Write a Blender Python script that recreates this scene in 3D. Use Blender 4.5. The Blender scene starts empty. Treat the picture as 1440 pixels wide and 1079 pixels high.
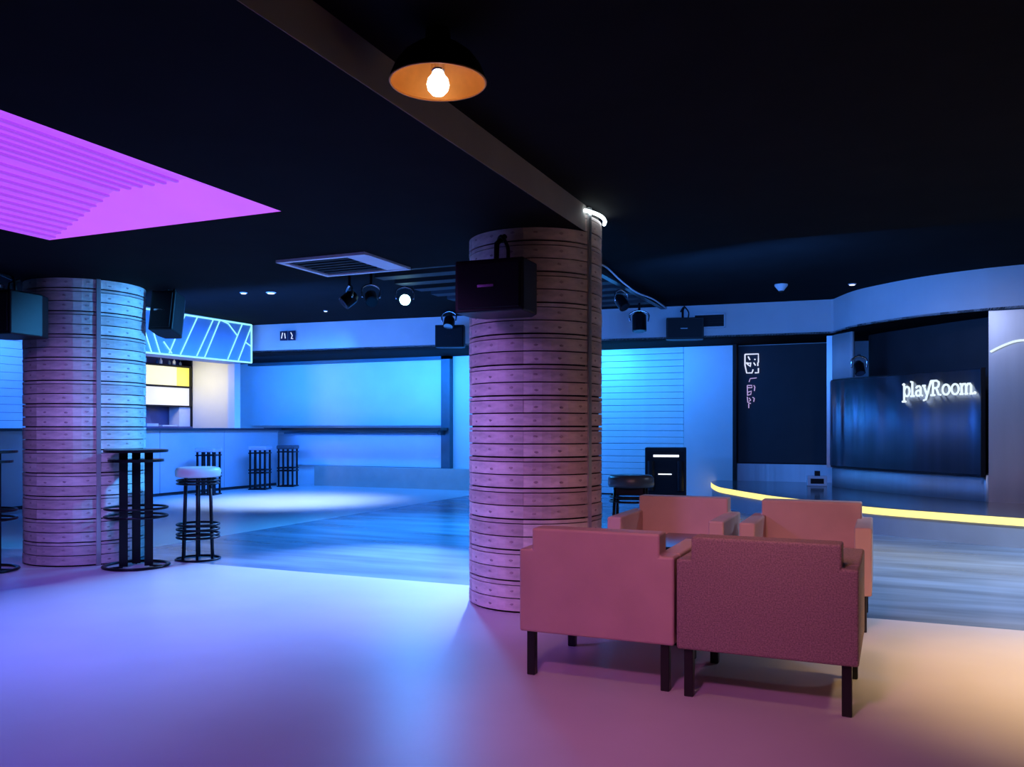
import bpy, bmesh, math, random
from mathutils import Vector, Matrix
random.seed(7)
PI = math.pi
SC = bpy.context.scene
C = SC.collection
R = math.radians

# ------------------------------------------------------------------ camera, world, exposure
cam_d = bpy.data.cameras.new('camera')
cam = bpy.data.objects.new('camera', cam_d); C.objects.link(cam)
cam.location = (0, 0, 1.25)
cam.rotation_euler = (R(90), 0, R(23.4))
cam_d.sensor_width = 36.0
cam_d.lens = 30.0
cam_d.shift_y = 0.0434
cam_d.clip_start = 0.05
SC.camera = cam
SC.view_settings.view_transform = 'Standard'
SC.view_settings.look = 'None'
SC.view_settings.gamma = 1.0
SC.view_settings.exposure = 0.0
SC.view_settings.use_curve_mapping = False
w = bpy.data.worlds.new('world'); SC.world = w; w.use_nodes = True
w.node_tree.nodes['Background'].inputs[0].default_value = (0.10, 0.12, 0.25, 1)
w.node_tree.nodes['Background'].inputs[1].default_value = 0.03

def aim(o, target):
    d = Vector(target) - o.location
    o.rotation_euler = d.to_track_quat('-Z', 'Y').to_euler()
def area(name, loc, target, size, color, power, spread=180):
    l = bpy.data.lights.new(name, 'AREA'); l.shape = 'RECTANGLE'
    l.size, l.size_y = size; l.color = color; l.energy = power; l.spread = R(spread)
    o = bpy.data.objects.new(name, l); C.objects.link(o); o.location = loc; aim(o, target); return o
def spot(name, loc, target, cone, color, power, blend=0.6, radius=0.06):
    l = bpy.data.lights.new(name, 'SPOT'); l.spot_size = R(cone); l.spot_blend = blend
    l.color = color; l.energy = power; l.shadow_soft_size = radius
    o = bpy.data.objects.new(name, l); C.objects.link(o); o.location = loc; aim(o, target); return o

BLUE = (0.015, 0.155, 1.0); CYAN = (0.015, 0.25, 1.0); ICE = (0.16, 0.27, 1.0)
VIO = (0.30, 0.12, 1.0)
# key light behind the middle column, from the truss over the dance floor
spot('key_spot', (-4.75, 10.6, 3.0), (-4.4, 5.9, 0), 37, (0.23, 0.40, 1.0), 6600, 1.0, 0.10)
spot('column_spot', (-3.5, 7.5, 2.5), (-6.99, 5.88, 1.45), 42, (0.05, 0.38, 1.0), 1000, 0.6, 0.10)
# blue wash strips under the soffit along the back wall, and an added ledge fill
area('wash_screen', (-10.4, 14.1, 2.66), (-10.4, 15.6, 1.3), (5.2, 0.2), (0.012, 0.195, 1.0), 140)
area('wash_screen_end', (-8.3, 14.3, 2.4), (-8.6, 15.6, 1.6), (0.8, 0.3), CYAN, 22)
area('wash_middle', (-5.6, 14.3, 2.66), (-5.6, 15.6, 1.4), (4.4, 0.2), (0.02, 0.26, 1.0), 100)
area('wash_slats', (-4.7, 14.9, 2.62), (-4.6, 15.6, 1.7), (0.5, 0.2), (0.04, 0.45, 1.0), 10)
area('added_ledge_fill', (-10.2, 15.25, 1.08), (-10.2, 15.6, 0.7), (4.0, 0.05), BLUE, 10)  # added blue fill lifting the panel shaded by the ledge, no fitting here
area('wash_panel', (-2.9, 14.4, 2.66), (-2.9, 15.6, 1.4), (1.0, 0.2), (0.05, 0.2, 1.0), 7)
# stage lanterns on the fascia and the floor beyond, bar washes and an added fill
area('fascia_wash_left', (-9.0, 9.6, 2.3), (-9.2, 13.3, 2.95), (4.0, 0.5), (0.04, 0.21, 1.0), 190)
area('fascia_wash_right', (-1.6, 9.6, 2.5), (-0.2, 13.6, 2.9), (2.0, 0.4), (0.05, 0.25, 1.0), 80)
spot('bar_floor_spot', (-9.0, 11.6, 3.15), (-9.3, 11.9, 0), 75, (0.42, 0.62, 1.0), 1300, 1.0, 0.1)
spot('dance_floor_spot', (-5.5, 9.6, 3.15), (-4.9, 8.4, 0), 120, (0.02, 0.32, 1.0), 1300, 0.9, 0.2)
area('bar_wash', (-8.9, 11.6, 3.1), (-12.0, 12.2, 0.7), (3.0, 0.4), (0.03, 0.20, 1.0), 100, 80)
area('bar_back_wash', (-12.6, 8.6, 2.9), (-13.8, 8.6, 1.8), (3.0, 0.2), (0.03, 0.18, 1.0), 110)
area('added_bar_end_fill', (-12.9, 13.0, 2.3), (-12.9, 14.0, 2.0), (0.5, 0.3), (1.0, 0.85, 0.36), 11)  # added warm light that brightens and tints the bar end wall
# ceiling downlights behind and beside the camera, with added violet fills
spot('added_violet_fill', (-4.6, 3.4, 2.55), (-4.6, 4.1, 0), 105, (0.06, 0.05, 1.0), 300, 1.0, 0.3)  # added fill, makes the floor bluer than the tray alone does
spot('added_column_fill', (-3.6, 3.4, 2.5), (-2.5, 5.6, 0.5), 62, (0.48, 0.23, 1.0), 190, 1.0, 0.2)  # added violet fill on the middle column, standing in for tray light
spot('added_column_left_fill', (-5.0, 3.6, 2.5), (-6.8, 5.6, 0.6), 58, (0.36, 0.24, 1.0), 190, 1.0, 0.2)  # added to brighten the left column's front, extra to the tray
spot('downlight_purple', (-0.9, 0.9, 2.7), (-0.85, 4.1, 0.4), 56, (0.98, 0.25, 0.80), 205, 1.0, 0.2)
spot('added_indigo_fill', (-2.7, 1.5, 2.55), (-2.2, 2.2, 0), 84, (0.09, 0.03, 1.0), 120, 1.0, 0.3)  # added spot to deepen the violet on the front floor
spot('downlight_warm', (1.35, 4.9, 2.7), (1.25, 4.95, 0), 70, (1.0, 0.64, 0.27), 480, 1.0, 0.15)
spot('downlight_chairs', (-0.4, 2.9, 2.7), (-0.4, 5.9, 0.5), 66, (1.0, 0.52, 0.40), 140, 1.0, 0.15)
spot('pendant_bulb', (-1.565, 2.9, 2.5), (-1.5, 3.6, 0), 120, (1.0, 0.52, 0.30), 26, 0.8, 0.045)
spot('stage_side_spot', (1.6, 8.2, 3.1), (1.1, 8.2, 0), 110, (0.48, 0.64, 1.0), 950, 1.0, 0.15)
spot('stage_wall_wash', (0.6, 9.6, 3.1), (1.2, 12.2, 0.9), 90, (0.50, 0.58, 1.0), 95, 1.0, 0.15)

# ------------------------------------------------------------------ materials
def nm(name):
    m = bpy.data.materials.new(name); m.use_nodes = True
    return m, m.node_tree.nodes, m.node_tree.links, m.node_tree.nodes['Principled BSDF']
def mat(name, col, rough=0.5, metal=0.0, var=0.08, scale=8.0, bump=0.0, bscale=60.0, spec=0.5, stretch=(1, 1, 1)):
    m, N, L, b = nm(name)
    tc = N.new('ShaderNodeTexCoord'); mp = N.new('ShaderNodeMapping'); mp.inputs['Scale'].default_value = stretch
    L.new(tc.outputs['Object'], mp.inputs['Vector'])
    n = N.new('ShaderNodeTexNoise'); n.inputs['Scale'].default_value = scale; n.inputs['Detail'].default_value = 4
    L.new(mp.outputs[0], n.inputs['Vector'])
    r = N.new('ShaderNodeValToRGB')
    r.color_ramp.elements[0].position = 0.3; r.color_ramp.elements[1].position = 0.7
    r.color_ramp.elements[0].color = (*[c * (1 - var) for c in col], 1)
    r.color_ramp.elements[1].color = (*[min(1, c * (1 + var)) for c in col], 1)
    L.new(n.outputs['Fac'], r.inputs['Fac']); L.new(r.outputs['Color'], b.inputs['Base Color'])
    b.inputs['Roughness'].default_value = rough; b.inputs['Metallic'].default_value = metal
    b.inputs['Specular IOR Level'].default_value = spec
    if bump:
        n2 = N.new('ShaderNodeTexNoise'); n2.inputs['Scale'].default_value = bscale; n2.inputs['Detail'].default_value = 3
        L.new(mp.outputs[0], n2.inputs['Vector'])
        bp = N.new('ShaderNodeBump'); bp.inputs['Strength'].default_value = bump; bp.inputs['Distance'].default_value = 0.01
        L.new(n2.outputs['Fac'], bp.inputs['Height']); L.new(bp.outputs['Normal'], b.inputs['Normal'])
    return m
def glow(name, col, strength, base=(0.2, 0.2, 0.2)):
    m, N, L, b = nm(name)
    n = N.new('ShaderNodeTexNoise'); n.inputs['Scale'].default_value = 3
    tc = N.new('ShaderNodeTexCoord'); L.new(tc.outputs['Object'], n.inputs['Vector'])
    r = N.new('ShaderNodeMapRange'); r.inputs[3].default_value = strength * 0.92; r.inputs[4].default_value = strength * 1.08
    L.new(n.outputs['Fac'], r.inputs[0]); L.new(r.outputs[0], b.inputs['Emission Strength'])
    b.inputs['Base Color'].default_value = (*base, 1); b.inputs['Emission Color'].default_value = (*col, 1)
    b.inputs['Roughness'].default_value = 0.5
    return m
M = {}
M['cream_floor'] = mat('cream_floor', (0.62, 0.58, 0.56), 0.38, 0, 0.05, 1.5, 0.03, 30, 0.35)
M['bar_floor'] = mat('bar_floor', (0.62, 0.60, 0.58), 0.30, 0, 0.05, 1.2, 0.03, 30)
M['grey_floor'] = mat('grey_floor', (0.19, 0.25, 0.32), 0.26, 0, 0.45, 1.6, 0.06, 8, 0.5, (0.35, 2.0, 1))
M['black_ceiling'] = mat('black_ceiling', (0.008, 0.008, 0.0085), 0.9, 0, 0.15, 3, 0.05, 40, 0.05)
M['beam_face'] = mat('beam_face', (0.30, 0.27, 0.25), 0.7, 0, 0.08, 3, 0.03, 40, 0.3)
M['white_wall'] = mat('white_wall', (0.78, 0.78, 0.78), 0.55, 0, 0.03, 2, 0.02, 30)
M['fascia_paint'] = mat('fascia_paint', (0.70, 0.70, 0.72), 0.5, 0, 0.04, 2, 0.02, 30)
M['pale_slat'] = mat('pale_slat', (0.72, 0.74, 0.74), 0.45, 0, 0.05, 4, 0.02, 30)
M['dark_wall'] = mat('dark_wall', (0.03, 0.03, 0.035), 0.7, 0, 0.1, 3)
M['dark_frame'] = mat('dark_frame', (0.06, 0.12, 0.15), 0.5, 0.3, 0.1, 5)
M['black_metal'] = mat('black_metal', (0.012, 0.012, 0.016), 0.35, 0.6, 0.1, 12)
M['black_plastic'] = mat('black_plastic', (0.008, 0.008, 0.009), 0.45, 0, 0.15, 20, 0.08, 200, 0.35)
M['gloss_black'] = mat('gloss_black', (0.015, 0.017, 0.022), 0.12, 0, 0.1, 4)
M['steel'] = mat('steel', (0.55, 0.56, 0.58), 0.36, 0.75, 0.06, 6, 0.03, 6, 0.5, (1, 1, 0.15))
M['screen_metal'] = mat('screen_metal', (0.40, 0.43, 0.52), 0.26, 1.0, 0.1, 5, 0.3, 3.2, 0.5, (1.5, 1.5, 0.03))
b = M['screen_metal'].node_tree.nodes['Principled BSDF']
M['steel_strip'] = mat('steel_strip', (0.66, 0.66, 0.68), 0.3, 0.55, 0.06, 6, 0.6, 3, 0.5, (1.5, 1.5, 0.03))
for k_, r_ in (('screen_metal', 0.36), ('steel_strip', 0.42)):      # horizontally brushed metal
    b = M[k_].node_tree.nodes['Principled BSDF']
    b.inputs['Anisotropic'].default_value = 0.95; b.inputs['Roughness'].default_value = r_
    tg = M[k_].node_tree.nodes.new('ShaderNodeTangent'); tg.direction_type = 'UV_MAP'; tg.uv_map = 'brush'
    M[k_].node_tree.links.new(tg.outputs[0], b.inputs['Tangent'])
def brush_uv(o):
    me = o.data; uv = me.uv_layers.new(name='brush')
    for l in me.loops:
        c = me.vertices[l.vertex_index].co; uv.data[l.index].uv = (c.z, c.x - c.y)
    return o
M['stage_top'] = mat('stage_top', (0.10, 0.10, 0.10), 0.14, 0, 0.15, 4, 0.02, 30)
M['stage_riser'] = mat('stage_riser', (0.45, 0.47, 0.5), 0.4, 0.2, 0.05, 3)
M['tan_base'] = mat('tan_base', (0.50, 0.43, 0.37), 0.5, 0, 0.08, 4, 0.03, 40)
M['plank'] = mat('plank', (0.66, 0.55, 0.53), 0.6, 0, 0.25, 7, 0.15, 30, 0.3, (1, 1, 3))
M['plank_light'] = mat('plank_light', (0.74, 0.63, 0.60), 0.6, 0, 0.22, 7, 0.15, 30, 0.3, (1, 1, 3))
M['plank_dark'] = mat('plank_dark', (0.56, 0.45, 0.43), 0.6, 0, 0.25, 7, 0.15, 30, 0.3, (1, 1, 3))
M['knot'] = mat('knot', (0.42, 0.31, 0.31), 0.7, 0, 0.3, 40)
M['groove'] = mat('groove', (0.02, 0.015, 0.015), 0.9, 0, 0.1, 10)
M['leather'] = mat('leather', (0.60, 0.40, 0.35), 0.5, 0, 0.06, 5, 0.10, 240, 0.4)
M['leather_weave'] = mat('leather_weave', (0.34, 0.23, 0.21), 0.65, 0, 0.34, 150, 0.35, 200, 0.3)
M['black_wood'] = mat('black_wood', (0.012, 0.011, 0.011), 0.4, 0, 0.2, 12)
M['white_seat'] = mat('white_seat', (0.80, 0.80, 0.82), 0.35, 0, 0.04, 8, 0.05, 120)
M['dark_seat'] = mat('dark_seat', (0.05, 0.07, 0.09), 0.35, 0, 0.1, 8, 0.05, 120)
M['grey_seat'] = mat('grey_seat', (0.35, 0.38, 0.5), 0.45, 0, 0.06, 8)
M['counter_top'] = mat('counter_top', (0.03, 0.035, 0.05), 0.2, 0, 0.1, 6)
M['bar_front'] = mat('bar_front', (0.42, 0.45, 0.50), 0.45, 0.1, 0.06, 2, 0.03, 20)
M['white_plastic'] = mat('white_plastic', (0.75, 0.76, 0.80), 0.4, 0, 0.04, 10)
M['grille'] = mat('grille', (0.006, 0.007, 0.009), 0.6, 0, 0.2, 80, 0, 60, 0.3)
M['chrome'] = mat('chrome', (0.75, 0.75, 0.78), 0.15, 1.0, 0.05, 10)
M['copper'] = mat('copper', (0.85, 0.34, 0.06), 0.45, 0.3, 0.12, 9, 0.05, 20)
M['bottle'] = mat('bottle', (0.10, 0.14, 0.2), 0.08, 0, 0.2, 10)
M['blue_cabinet'] = mat('blue_cabinet', (0.10, 0.10, 0.22), 0.35, 0, 0.1, 5)
M['magenta_glow'] = glow('magenta_glow', (0.47, 0.065, 1.0), 0.95)
M['magenta_smooth'] = glow('magenta_smooth', (0.55, 0.09, 1.0), 1.02)
M['magenta_slat'] = glow('magenta_slat', (0.40, 0.05, 0.92), 0.80)
M['led_yellow'] = glow('led_yellow', (1.0, 0.84, 0.20), 1.25)
M['led_white'] = glow('led_white', (0.80, 0.95, 1.0), 6.0)
M['led_cyan'] = glow('led_cyan', (0.35, 0.95, 1.0), 1.1)
M['white_glow'] = glow('white_glow', (0.80, 0.93, 1.0), 1.0)
M['sign_white'] = glow('sign_white', (0.75, 0.80, 1.0), 1.0)
M['sign_pink'] = glow('sign_pink', (0.62, 0.45, 0.85), 0.7)
M['lens_blue'] = glow('lens_blue', (0.45, 0.95, 1.0), 14.0)
M['bulb'] = glow('bulb', (1.0, 0.86, 0.66), 6.0)
M['shelf_yellow'] = glow('shelf_yellow', (1.0, 0.90, 0.06), 1.0)
M['shelf_cream'] = glow('shelf_cream', (1.0, 0.97, 0.66), 1.0)
M['shelf_white'] = glow('shelf_white', (0.86, 0.88, 1.0), 0.98)
M['tiny_lamp'] = glow('tiny_lamp', (0.8, 0.85, 1.0), 2.0)
M['canopy_blue'] = mat('canopy_blue', (0.22, 0.36, 0.52), 0.45, 0, 0.06, 2)
M['sign_navy'] = mat('sign_navy', (0.01, 0.012, 0.05), 0.4, 0, 0.1, 20)

# ------------------------------------------------------------------ helpers
def obj(name, bm, m=None, parent=None, smooth=False, loc=None, rot=None, bevel=0, seg=2):
    me = bpy.data.meshes.new(name); bm.normal_update(); bm.to_mesh(me); bm.free()
    ms = m if isinstance(m, (list, tuple)) else [m]
    for q in ms:
        if q: me.materials.append(q)
    o = bpy.data.objects.new(name, me); C.objects.link(o)
    if parent: o.parent = parent
    if loc: o.location = loc
    if rot: o.rotation_euler = rot
    if smooth:
        for p in me.polygons: p.use_smooth = True
    if bevel:
        b = o.modifiers.new('bevel', 'BEVEL'); b.width = bevel; b.segments = seg; b.limit_method = 'ANGLE'
    return o
def thing(name, label, cat, loc=(0, 0, 0), rotz=0, group=None):
    o = bpy.data.objects.new(name, None); C.objects.link(o); o.empty_display_size = 0.1
    o.location = loc; o.rotation_euler = (0, 0, rotz); o['label'] = label; o['category'] = cat
    if group: o['group'] = group
    return o
def tag(o, label, cat, group=None):
    o['label'] = label; o['category'] = cat
    if group: o['group'] = group
    return o
def struct(o): o['kind'] = 'structure'; return o
def dup(root, loc, rotz, label, group=None):
    r = root.copy(); C.objects.link(r); r.location = loc; r.rotation_euler = (0, 0, rotz)
    r['label'] = label
    if group: r['group'] = group
    for ch in list(root.children):
        c = ch.copy(); C.objects.link(c); c.parent = r
        for g in list(ch.children):
            d = g.copy(); C.objects.link(d); d.parent = c
    return r
def box(bm, x0, x1, y0, y1, z0, z1, mtx=None):
    v = [bm.verts.new(Vector(p)) for p in ((x0,y0,z0),(x1,y0,z0),(x1,y1,z0),(x0,y1,z0),(x0,y0,z1),(x1,y0,z1),(x1,y1,z1),(x0,y1,z1))]
    if mtx:
        for q in v: q.co = mtx @ q.co
    for f in ((3,2,1,0),(4,5,6,7),(0,1,5,4),(1,2,6,5),(2,3,7,6),(3,0,4,7)): bm.faces.new([v[i] for i in f])
    return bm
def B(*a, mtx=None): return box(bmesh.new(), *a, mtx=mtx)
def prism(bm, pts, z0, z1):
    lo = [bm.verts.new((x, y, z0)) for x, y in pts]; hi = [bm.verts.new((x, y, z1)) for x, y in pts]
    n = len(pts)
    a = sum(pts[i][0]*pts[(i+1)%n][1]-pts[(i+1)%n][0]*pts[i][1] for i in range(n))
    s = 1 if a > 0 else -1
    bm.faces.new(hi[::s]); bm.faces.new(lo[::-s])
    for i in range(n):
        f = [lo[i], lo[(i+1)%n], hi[(i+1)%n], hi[i]]; bm.faces.new(f[::s])
    return bm
def tube(bm, pts, r, n=8, closed=False, flat=None):
    pts = [Vector(p) for p in pts]; rings = []; k = len(pts)
    prev = None
    for i, p in enumerate(pts):
        if closed: t = pts[(i+1)%k] - pts[i-1]
        else: t = pts[min(i+1, k-1)] - pts[max(i-1, 0)]
        t.normalize()
        if prev is None:
            up = Vector((0,0,1)) if abs(t.z) < 0.9 else Vector((1,0,0))
            u = t.cross(up).normalized()
        else:
            u = (prev - t*prev.dot(t)).normalized()
        prev = u; v = t.cross(u)
        ra, rb = (r, r) if flat is None else flat
        rings.append([bm.verts.new(p + u*ra*math.cos(2*PI*j/n) + v*rb*math.sin(2*PI*j/n)) for j in range(n)])
    for i in range(k if closed else k-1):
        A, D = rings[i], rings[(i+1)%k]
        for j in range(n): bm.faces.new((A[j], D[j], D[(j+1)%n], A[(j+1)%n]))
    if not closed:
        bm.faces.new(rings[0]); bm.faces.new(rings[-1][::-1])
    return bm
def lathe(bm, prof, n=32, cx=0, cy=0, cap=True):
    rings = [[bm.verts.new((cx+r*math.cos(2*PI*j/n), cy+r*math.sin(2*PI*j/n), z)) for j in range(n)] for r, z in prof]
    for A, D in zip(rings, rings[1:]):
        for j in range(n): bm.faces.new((A[j], A[(j+1)%n], D[(j+1)%n], D[j]))
    if cap: bm.faces.new(rings[0][::-1]); bm.faces.new(rings[-1])
    return bm
def circle(r, z, n=40, cx=0, cy=0): return [(cx+r*math.cos(2*PI*i/n), cy+r*math.sin(2*PI*i/n), z) for i in range(n)]
def arc(cx, cy, r, a0, a1, z, n=24): return [(cx+r*math.cos(a0+(a1-a0)*i/n), cy+r*math.sin(a0+(a1-a0)*i/n), z) for i in range(n+1)]
def catmull(pts, per=8):
    P = [Vector((*p, 0)) if len(p) == 2 else Vector(p) for p in pts]; out = []
    for i in range(len(P)-1):
        p0, p1, p2, p3 = P[max(i-1,0)], P[i], P[i+1], P[min(i+2,len(P)-1)]
        for k in range(per):
            t = k/per
            out.append(0.5*((2*p1)+(p2-p0)*t+(2*p0-5*p1+4*p2-p3)*t*t+(3*p1-p0-3*p2+p3)*t**3))
    out.append(P[-1]); return out
def ribbon(bm, plan, z0, z1, th):
    """wall of thickness th standing on a plan curve (front = the curve, back is offset to the left of travel)"""
    P = [Vector((p[0], p[1])) for p in plan]; n = len(P); off = []
    for i in range(n):
        t = (P[min(i+1,n-1)] - P[max(i-1,0)]).normalized(); off.append(P[i] + Vector((-t.y, t.x))*th)
    f0 = [bm.verts.new((p.x, p.y, z0)) for p in P]; f1 = [bm.verts.new((p.x, p.y, z1)) for p in P]
    b0 = [bm.verts.new((p.x, p.y, z0)) for p in off]; b1 = [bm.verts.new((p.x, p.y, z1)) for p in off]
    for i in range(n-1):
        bm.faces.new((f0[i], f0[i+1], f1[i+1], f1[i])); bm.faces.new((b0[i+1], b0[i], b1[i], b1[i+1]))
        bm.faces.new((f1[i], f1[i+1], b1[i+1], b1[i])); bm.faces.new((f0[i+1], f0[i], b0[i], b0[i+1]))
    bm.faces.new((f0[0], f1[0], b1[0], b0[0])); bm.faces.new((f1[-1], f0[-1], b0[-1], b1[-1]))
    return bm

# ------------------------------------------------------------------ setting: floors
YB = 6.08; XB = -7.0; CZ = 3.25; SZ = 0.32; FB = 2.72; YW = 15.6
struct(obj('floor', B(-14.2, 8, -3, YB, -0.2, 0), M['cream_floor']))
struct(obj('floor', B(XB, 8, YB, YW+0.2, -0.2, 0), M['grey_floor']))
struct(obj('floor', B(-14.2, XB, YB, YW+0.2, -0.2, 0), M['bar_floor']))

# ceilings
TX0, TX1, TY0, TY1 = -5.5, -3.43, 1.7, 4.32
bm = bmesh.new()
box(bm, -14.2, TX0, -3, 6.3, 2.6, CZ); box(bm, TX1, -1.87, -3, 5.6, 2.6, CZ); box(bm, TX1, -2.35, 5.6, 6.3, 2.6, CZ)
box(bm, TX0, TX1, -3, TY0, 2.6, CZ); box(bm, TX0, TX1, TY1, 6.3, 2.6, CZ)
struct(obj('ceiling', bm, M['black_ceiling']))
struct(obj('ceiling', B(-1.866, 8, -3, 7.2, 2.78, CZ), M['black_ceiling']))
struct(obj('ceiling', B(-14.2, 8, 6.3, YW+0.2, CZ, CZ+0.2), M['black_ceiling']))
struct(obj('trim_2', B(-1.87, -1.866, -3, 5.6, 2.602, 2.78), M['beam_face']))
# outer walls
struct(obj('wall_back', B(-14.2, 8, YW, YW+0.2, 0, CZ), M['white_wall']))
struct(obj('wall_left', B(-14.2, -14.0, -3, YW, 0, CZ), M['white_wall']))
struct(obj('wall_right', B(8, 8.2, -3, YW, 0, CZ), M['dark_wall']))
struct(obj('wall_front', B(-14.2, 8, -3.2, -3, 0, CZ), M['dark_wall']))

# fascia hanging under the back ceiling, straight and then swinging out over the stage
fas = [(-13.9, 13.0), (-11.2, 13.24), (-7.0, 13.6), (-4.2, 13.82), (-2.58, 14.0), (-0.72, 14.15)] \
    + [(p.x, p.y) for p in catmull([(-0.68, 14.13), (-0.375, 13.42), (0.007, 12.95), (0.52, 12.50), (1.07, 12.22), (1.6, 12.06), (4.0, 11.5), (7.9, 11.1)], 6)]
struct(obj('trim_3', ribbon(bmesh.new(), fas, FB, CZ, 0.06), M['fascia_paint']))
bm = bmesh.new()      # soffit closing the fascia back to the wall
prism(bm, fas + [(7.9, YW), (-13.9, YW)], FB, FB+0.03)
struct(obj('trim_4', bm, M['black_ceiling']))

# ------------------------------------------------------------------ back wall cladding
def wallpart(name, x0, x1, y0, z0, z1, m, y1=YW, parent=None, **k):
    return obj(name, B(x0, x1, y0, y1, z0, z1), m, parent, **k)
s = struct(wallpart('trim_5', -8.27, -8.07, 15.45, 0.42, FB, M['dark_frame']))
struct(wallpart('trim_6', -13.24, -8.07, 15.45, 2.66, FB, M['dark_frame']))
struct(wallpart('baseboard_back', -11.3, -7.2, 15.3, 0, 0.42, M['tan_base']))
struct(wallpart('trim_8', -7.3, -4.95, 15.4, 0, 0.42, M['tan_base']))
scr = struct(wallpart('wall_panel_upper', -13.2, -8.3, 15.54, 1.30, 2.64, M['white_wall']))
struct(wallpart('wall_panel_lower', -12.0, -8.3, 15.54, 0.43, 1.10, M['white_wall']))
lg = thing('wall_ledge', 'long black ledge running along the blue back wall above the lower panel', 'ledge', (-10.4, 15.4, 1.2))
obj('board', B(-2.1, 2.3, -0.3, 0.15, 0.0, 0.055), M['black_wood'], lg)
obj('rail', B(-1.75, 2.1, -0.05, 0.12, -0.085, -0.05), M['dark_frame'], lg)
obj('bracket', B(2.14, 2.2, -0.1, 0.06, -0.1, 0.0), M['dark_frame'], lg)
# slatted blue wall right of the column
slw = struct(obj('wall_slatted', B(-5.1, -3.28, 15.52, YW, 0, FB), M['groove']))
z = 0.02; i = 0
me0 = None
while z < FB-0.05:
    h = min(0.118, FB-z-0.005)
    if me0 is None:
        o = obj('slat', B(-5.08, -3.30, 15.47, 15.53, 0, 0.112), M['pale_slat'], slw, bevel=0.006, seg=1); me0 = o
    else:
        o = me0.copy(); C.objects.link(o); o.parent = slw
    o.location = (0, random.uniform(-.004, .004), z); z += 0.118
struct(obj('wall_panel', B(-3.27, -2.40, 15.36, YW, 0, FB-0.01), M['white_wall'], bevel=0.006))
struct(obj('trim_9', B(-2.40, -2.34, 15.32, YW, 0.28, FB), M['groove']))
bp = thing('black_wall_panel', 'tall matte black panel on the back wall bearing the small white square sign', 'wall panel', (-1.55, 15.5, 0.64))
obj('board', B(-0.78, 0.78, -0.02, 0.08, 0, 2.06), M['dark_wall'], bp, bevel=0.005)
obj('frame', B(-0.79, 0.79, -0.01, 0.09, -0.02, 0.0), M['black_metal'], bp)
obj('frame', B(0.74, 0.80, -0.05, 0.09, 0, 2.06), M['steel'], bp)

# ------------------------------------------------------------------ right hand stage wall
wall_pts = [(-0.72, 15.6), (-0.72, 14.6), (-0.48, 14.12), (-0.09, 13.63), (0.54, 12.90), (1.235, 12.23)]
wc = [(p.x, p.y) for p in catmull(wall_pts, 8)]
def offs(plan, d):
    P = [Vector(p) for p in plan]; n = len(P); o = []
    for i in range(n):
        t = (P[min(i+1,n-1)] - P[max(i-1,0)]).normalized(); o.append(tuple(P[i] + Vector((t.y, -t.x))*d))
    return o
struct(obj('wall_stage', ribbon(bmesh.new(), offs(wc, -0.55), SZ, FB, 0.05), M['dark_wall']))
struct(brush_uv(obj('baseboard_stage', ribbon(bmesh.new(), wc, SZ, 0.65, 0.5), M['steel_strip'], smooth=True)))
struct(brush_uv(obj('baseboard_stage', B(-2.34, -0.74, 15.42, YW, SZ, 0.62), M['steel_strip'])))
struct(obj('trim_10', B(-0.80, -0.70, 14.5, 14.62, 0.62, FB), M['steel']))
struct(obj('wall_panel_white', ribbon(bmesh.new(), offs(wc[8:19], 0.02), 2.02, FB, 0.05), M['fascia_paint'], smooth=True))
rp = [(1.235, 12.19), (1.6, 12.13), (2.2, 12.03), (3.4, 11.8), (7.9, 11.3)]
struct(obj('wall_panel_steel', ribbon(bmesh.new(), rp, SZ, FB, 0.4), M['steel']))
# reflected light streak on the steel panel, modelled as a glowing tube
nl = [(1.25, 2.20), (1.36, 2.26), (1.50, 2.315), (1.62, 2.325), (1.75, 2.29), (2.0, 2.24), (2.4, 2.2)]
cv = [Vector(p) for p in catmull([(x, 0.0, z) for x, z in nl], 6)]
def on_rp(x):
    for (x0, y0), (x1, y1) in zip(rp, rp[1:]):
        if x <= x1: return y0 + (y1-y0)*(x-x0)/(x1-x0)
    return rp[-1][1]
tag(obj('reflection_line', tube(bmesh.new(), [(p.x, on_rp(p.x)-0.03, p.z) for p in cv], 0.014), M['white_glow'], smooth=True),
    'wavy white reflection built as a glowing line on the steel panel at the right edge', 'reflection')

# ------------------------------------------------------------------ big curved screen with lettering
sp = offs(wc[9:], 0.05)
sp[-1] = (sp[-1][0]-0.03, sp[-1][1]+0.03)
scn = thing('curved_screen', 'large curved dark reflective screen carrying the white lettering above the stage', 'screen', (sp[0][0], sp[0][1], 0.66))
def rel(plan, o): return [(p[0]-o[0], p[1]-o[1]) for p in plan]
fine = []
for i_ in range(97):        # the sheet is gently rippled, as thin polished sheet is
    t_ = i_/96*(len(sp)-1); k_ = min(int(t_), len(sp)-2); p_ = Vector(sp[k_]).lerp(Vector(sp[k_+1]), t_-k_); tg_ = (Vector(sp[k_+1])-Vector(sp[k_])).normalized()
    u_ = i_/96*2.1
    p_ += Vector((tg_.y, -tg_.x))*(0.006*math.sin(u_*2*PI/0.46+.6)+0.0025*math.sin(u_*2*PI/0.21))
    fine.append((p_.x, p_.y))
brush_uv(obj('screen_panel', ribbon(bmesh.new(), rel(fine, sp[0]), 0, 1.33, 0.05), M['screen_metal'], scn, smooth=True))
obj('frame', ribbon(bmesh.new(), rel(offs(sp, -0.01), sp[0]), -0.03, 0.0, 0.05), M['black_metal'], scn)
obj('frame', ribbon(bmesh.new(), rel(offs(sp, -0.01), sp[0]), 1.33, 1.35, 0.05), M['black_metal'], scn)
e = Vector(sp[-1]) - Vector(sp[0])
obj('frame', B(e.x-0.02, e.x+0.03, e.y-0.03, e.y+0.03, -0.03, 1.35), M['black_metal'], scn)

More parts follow.
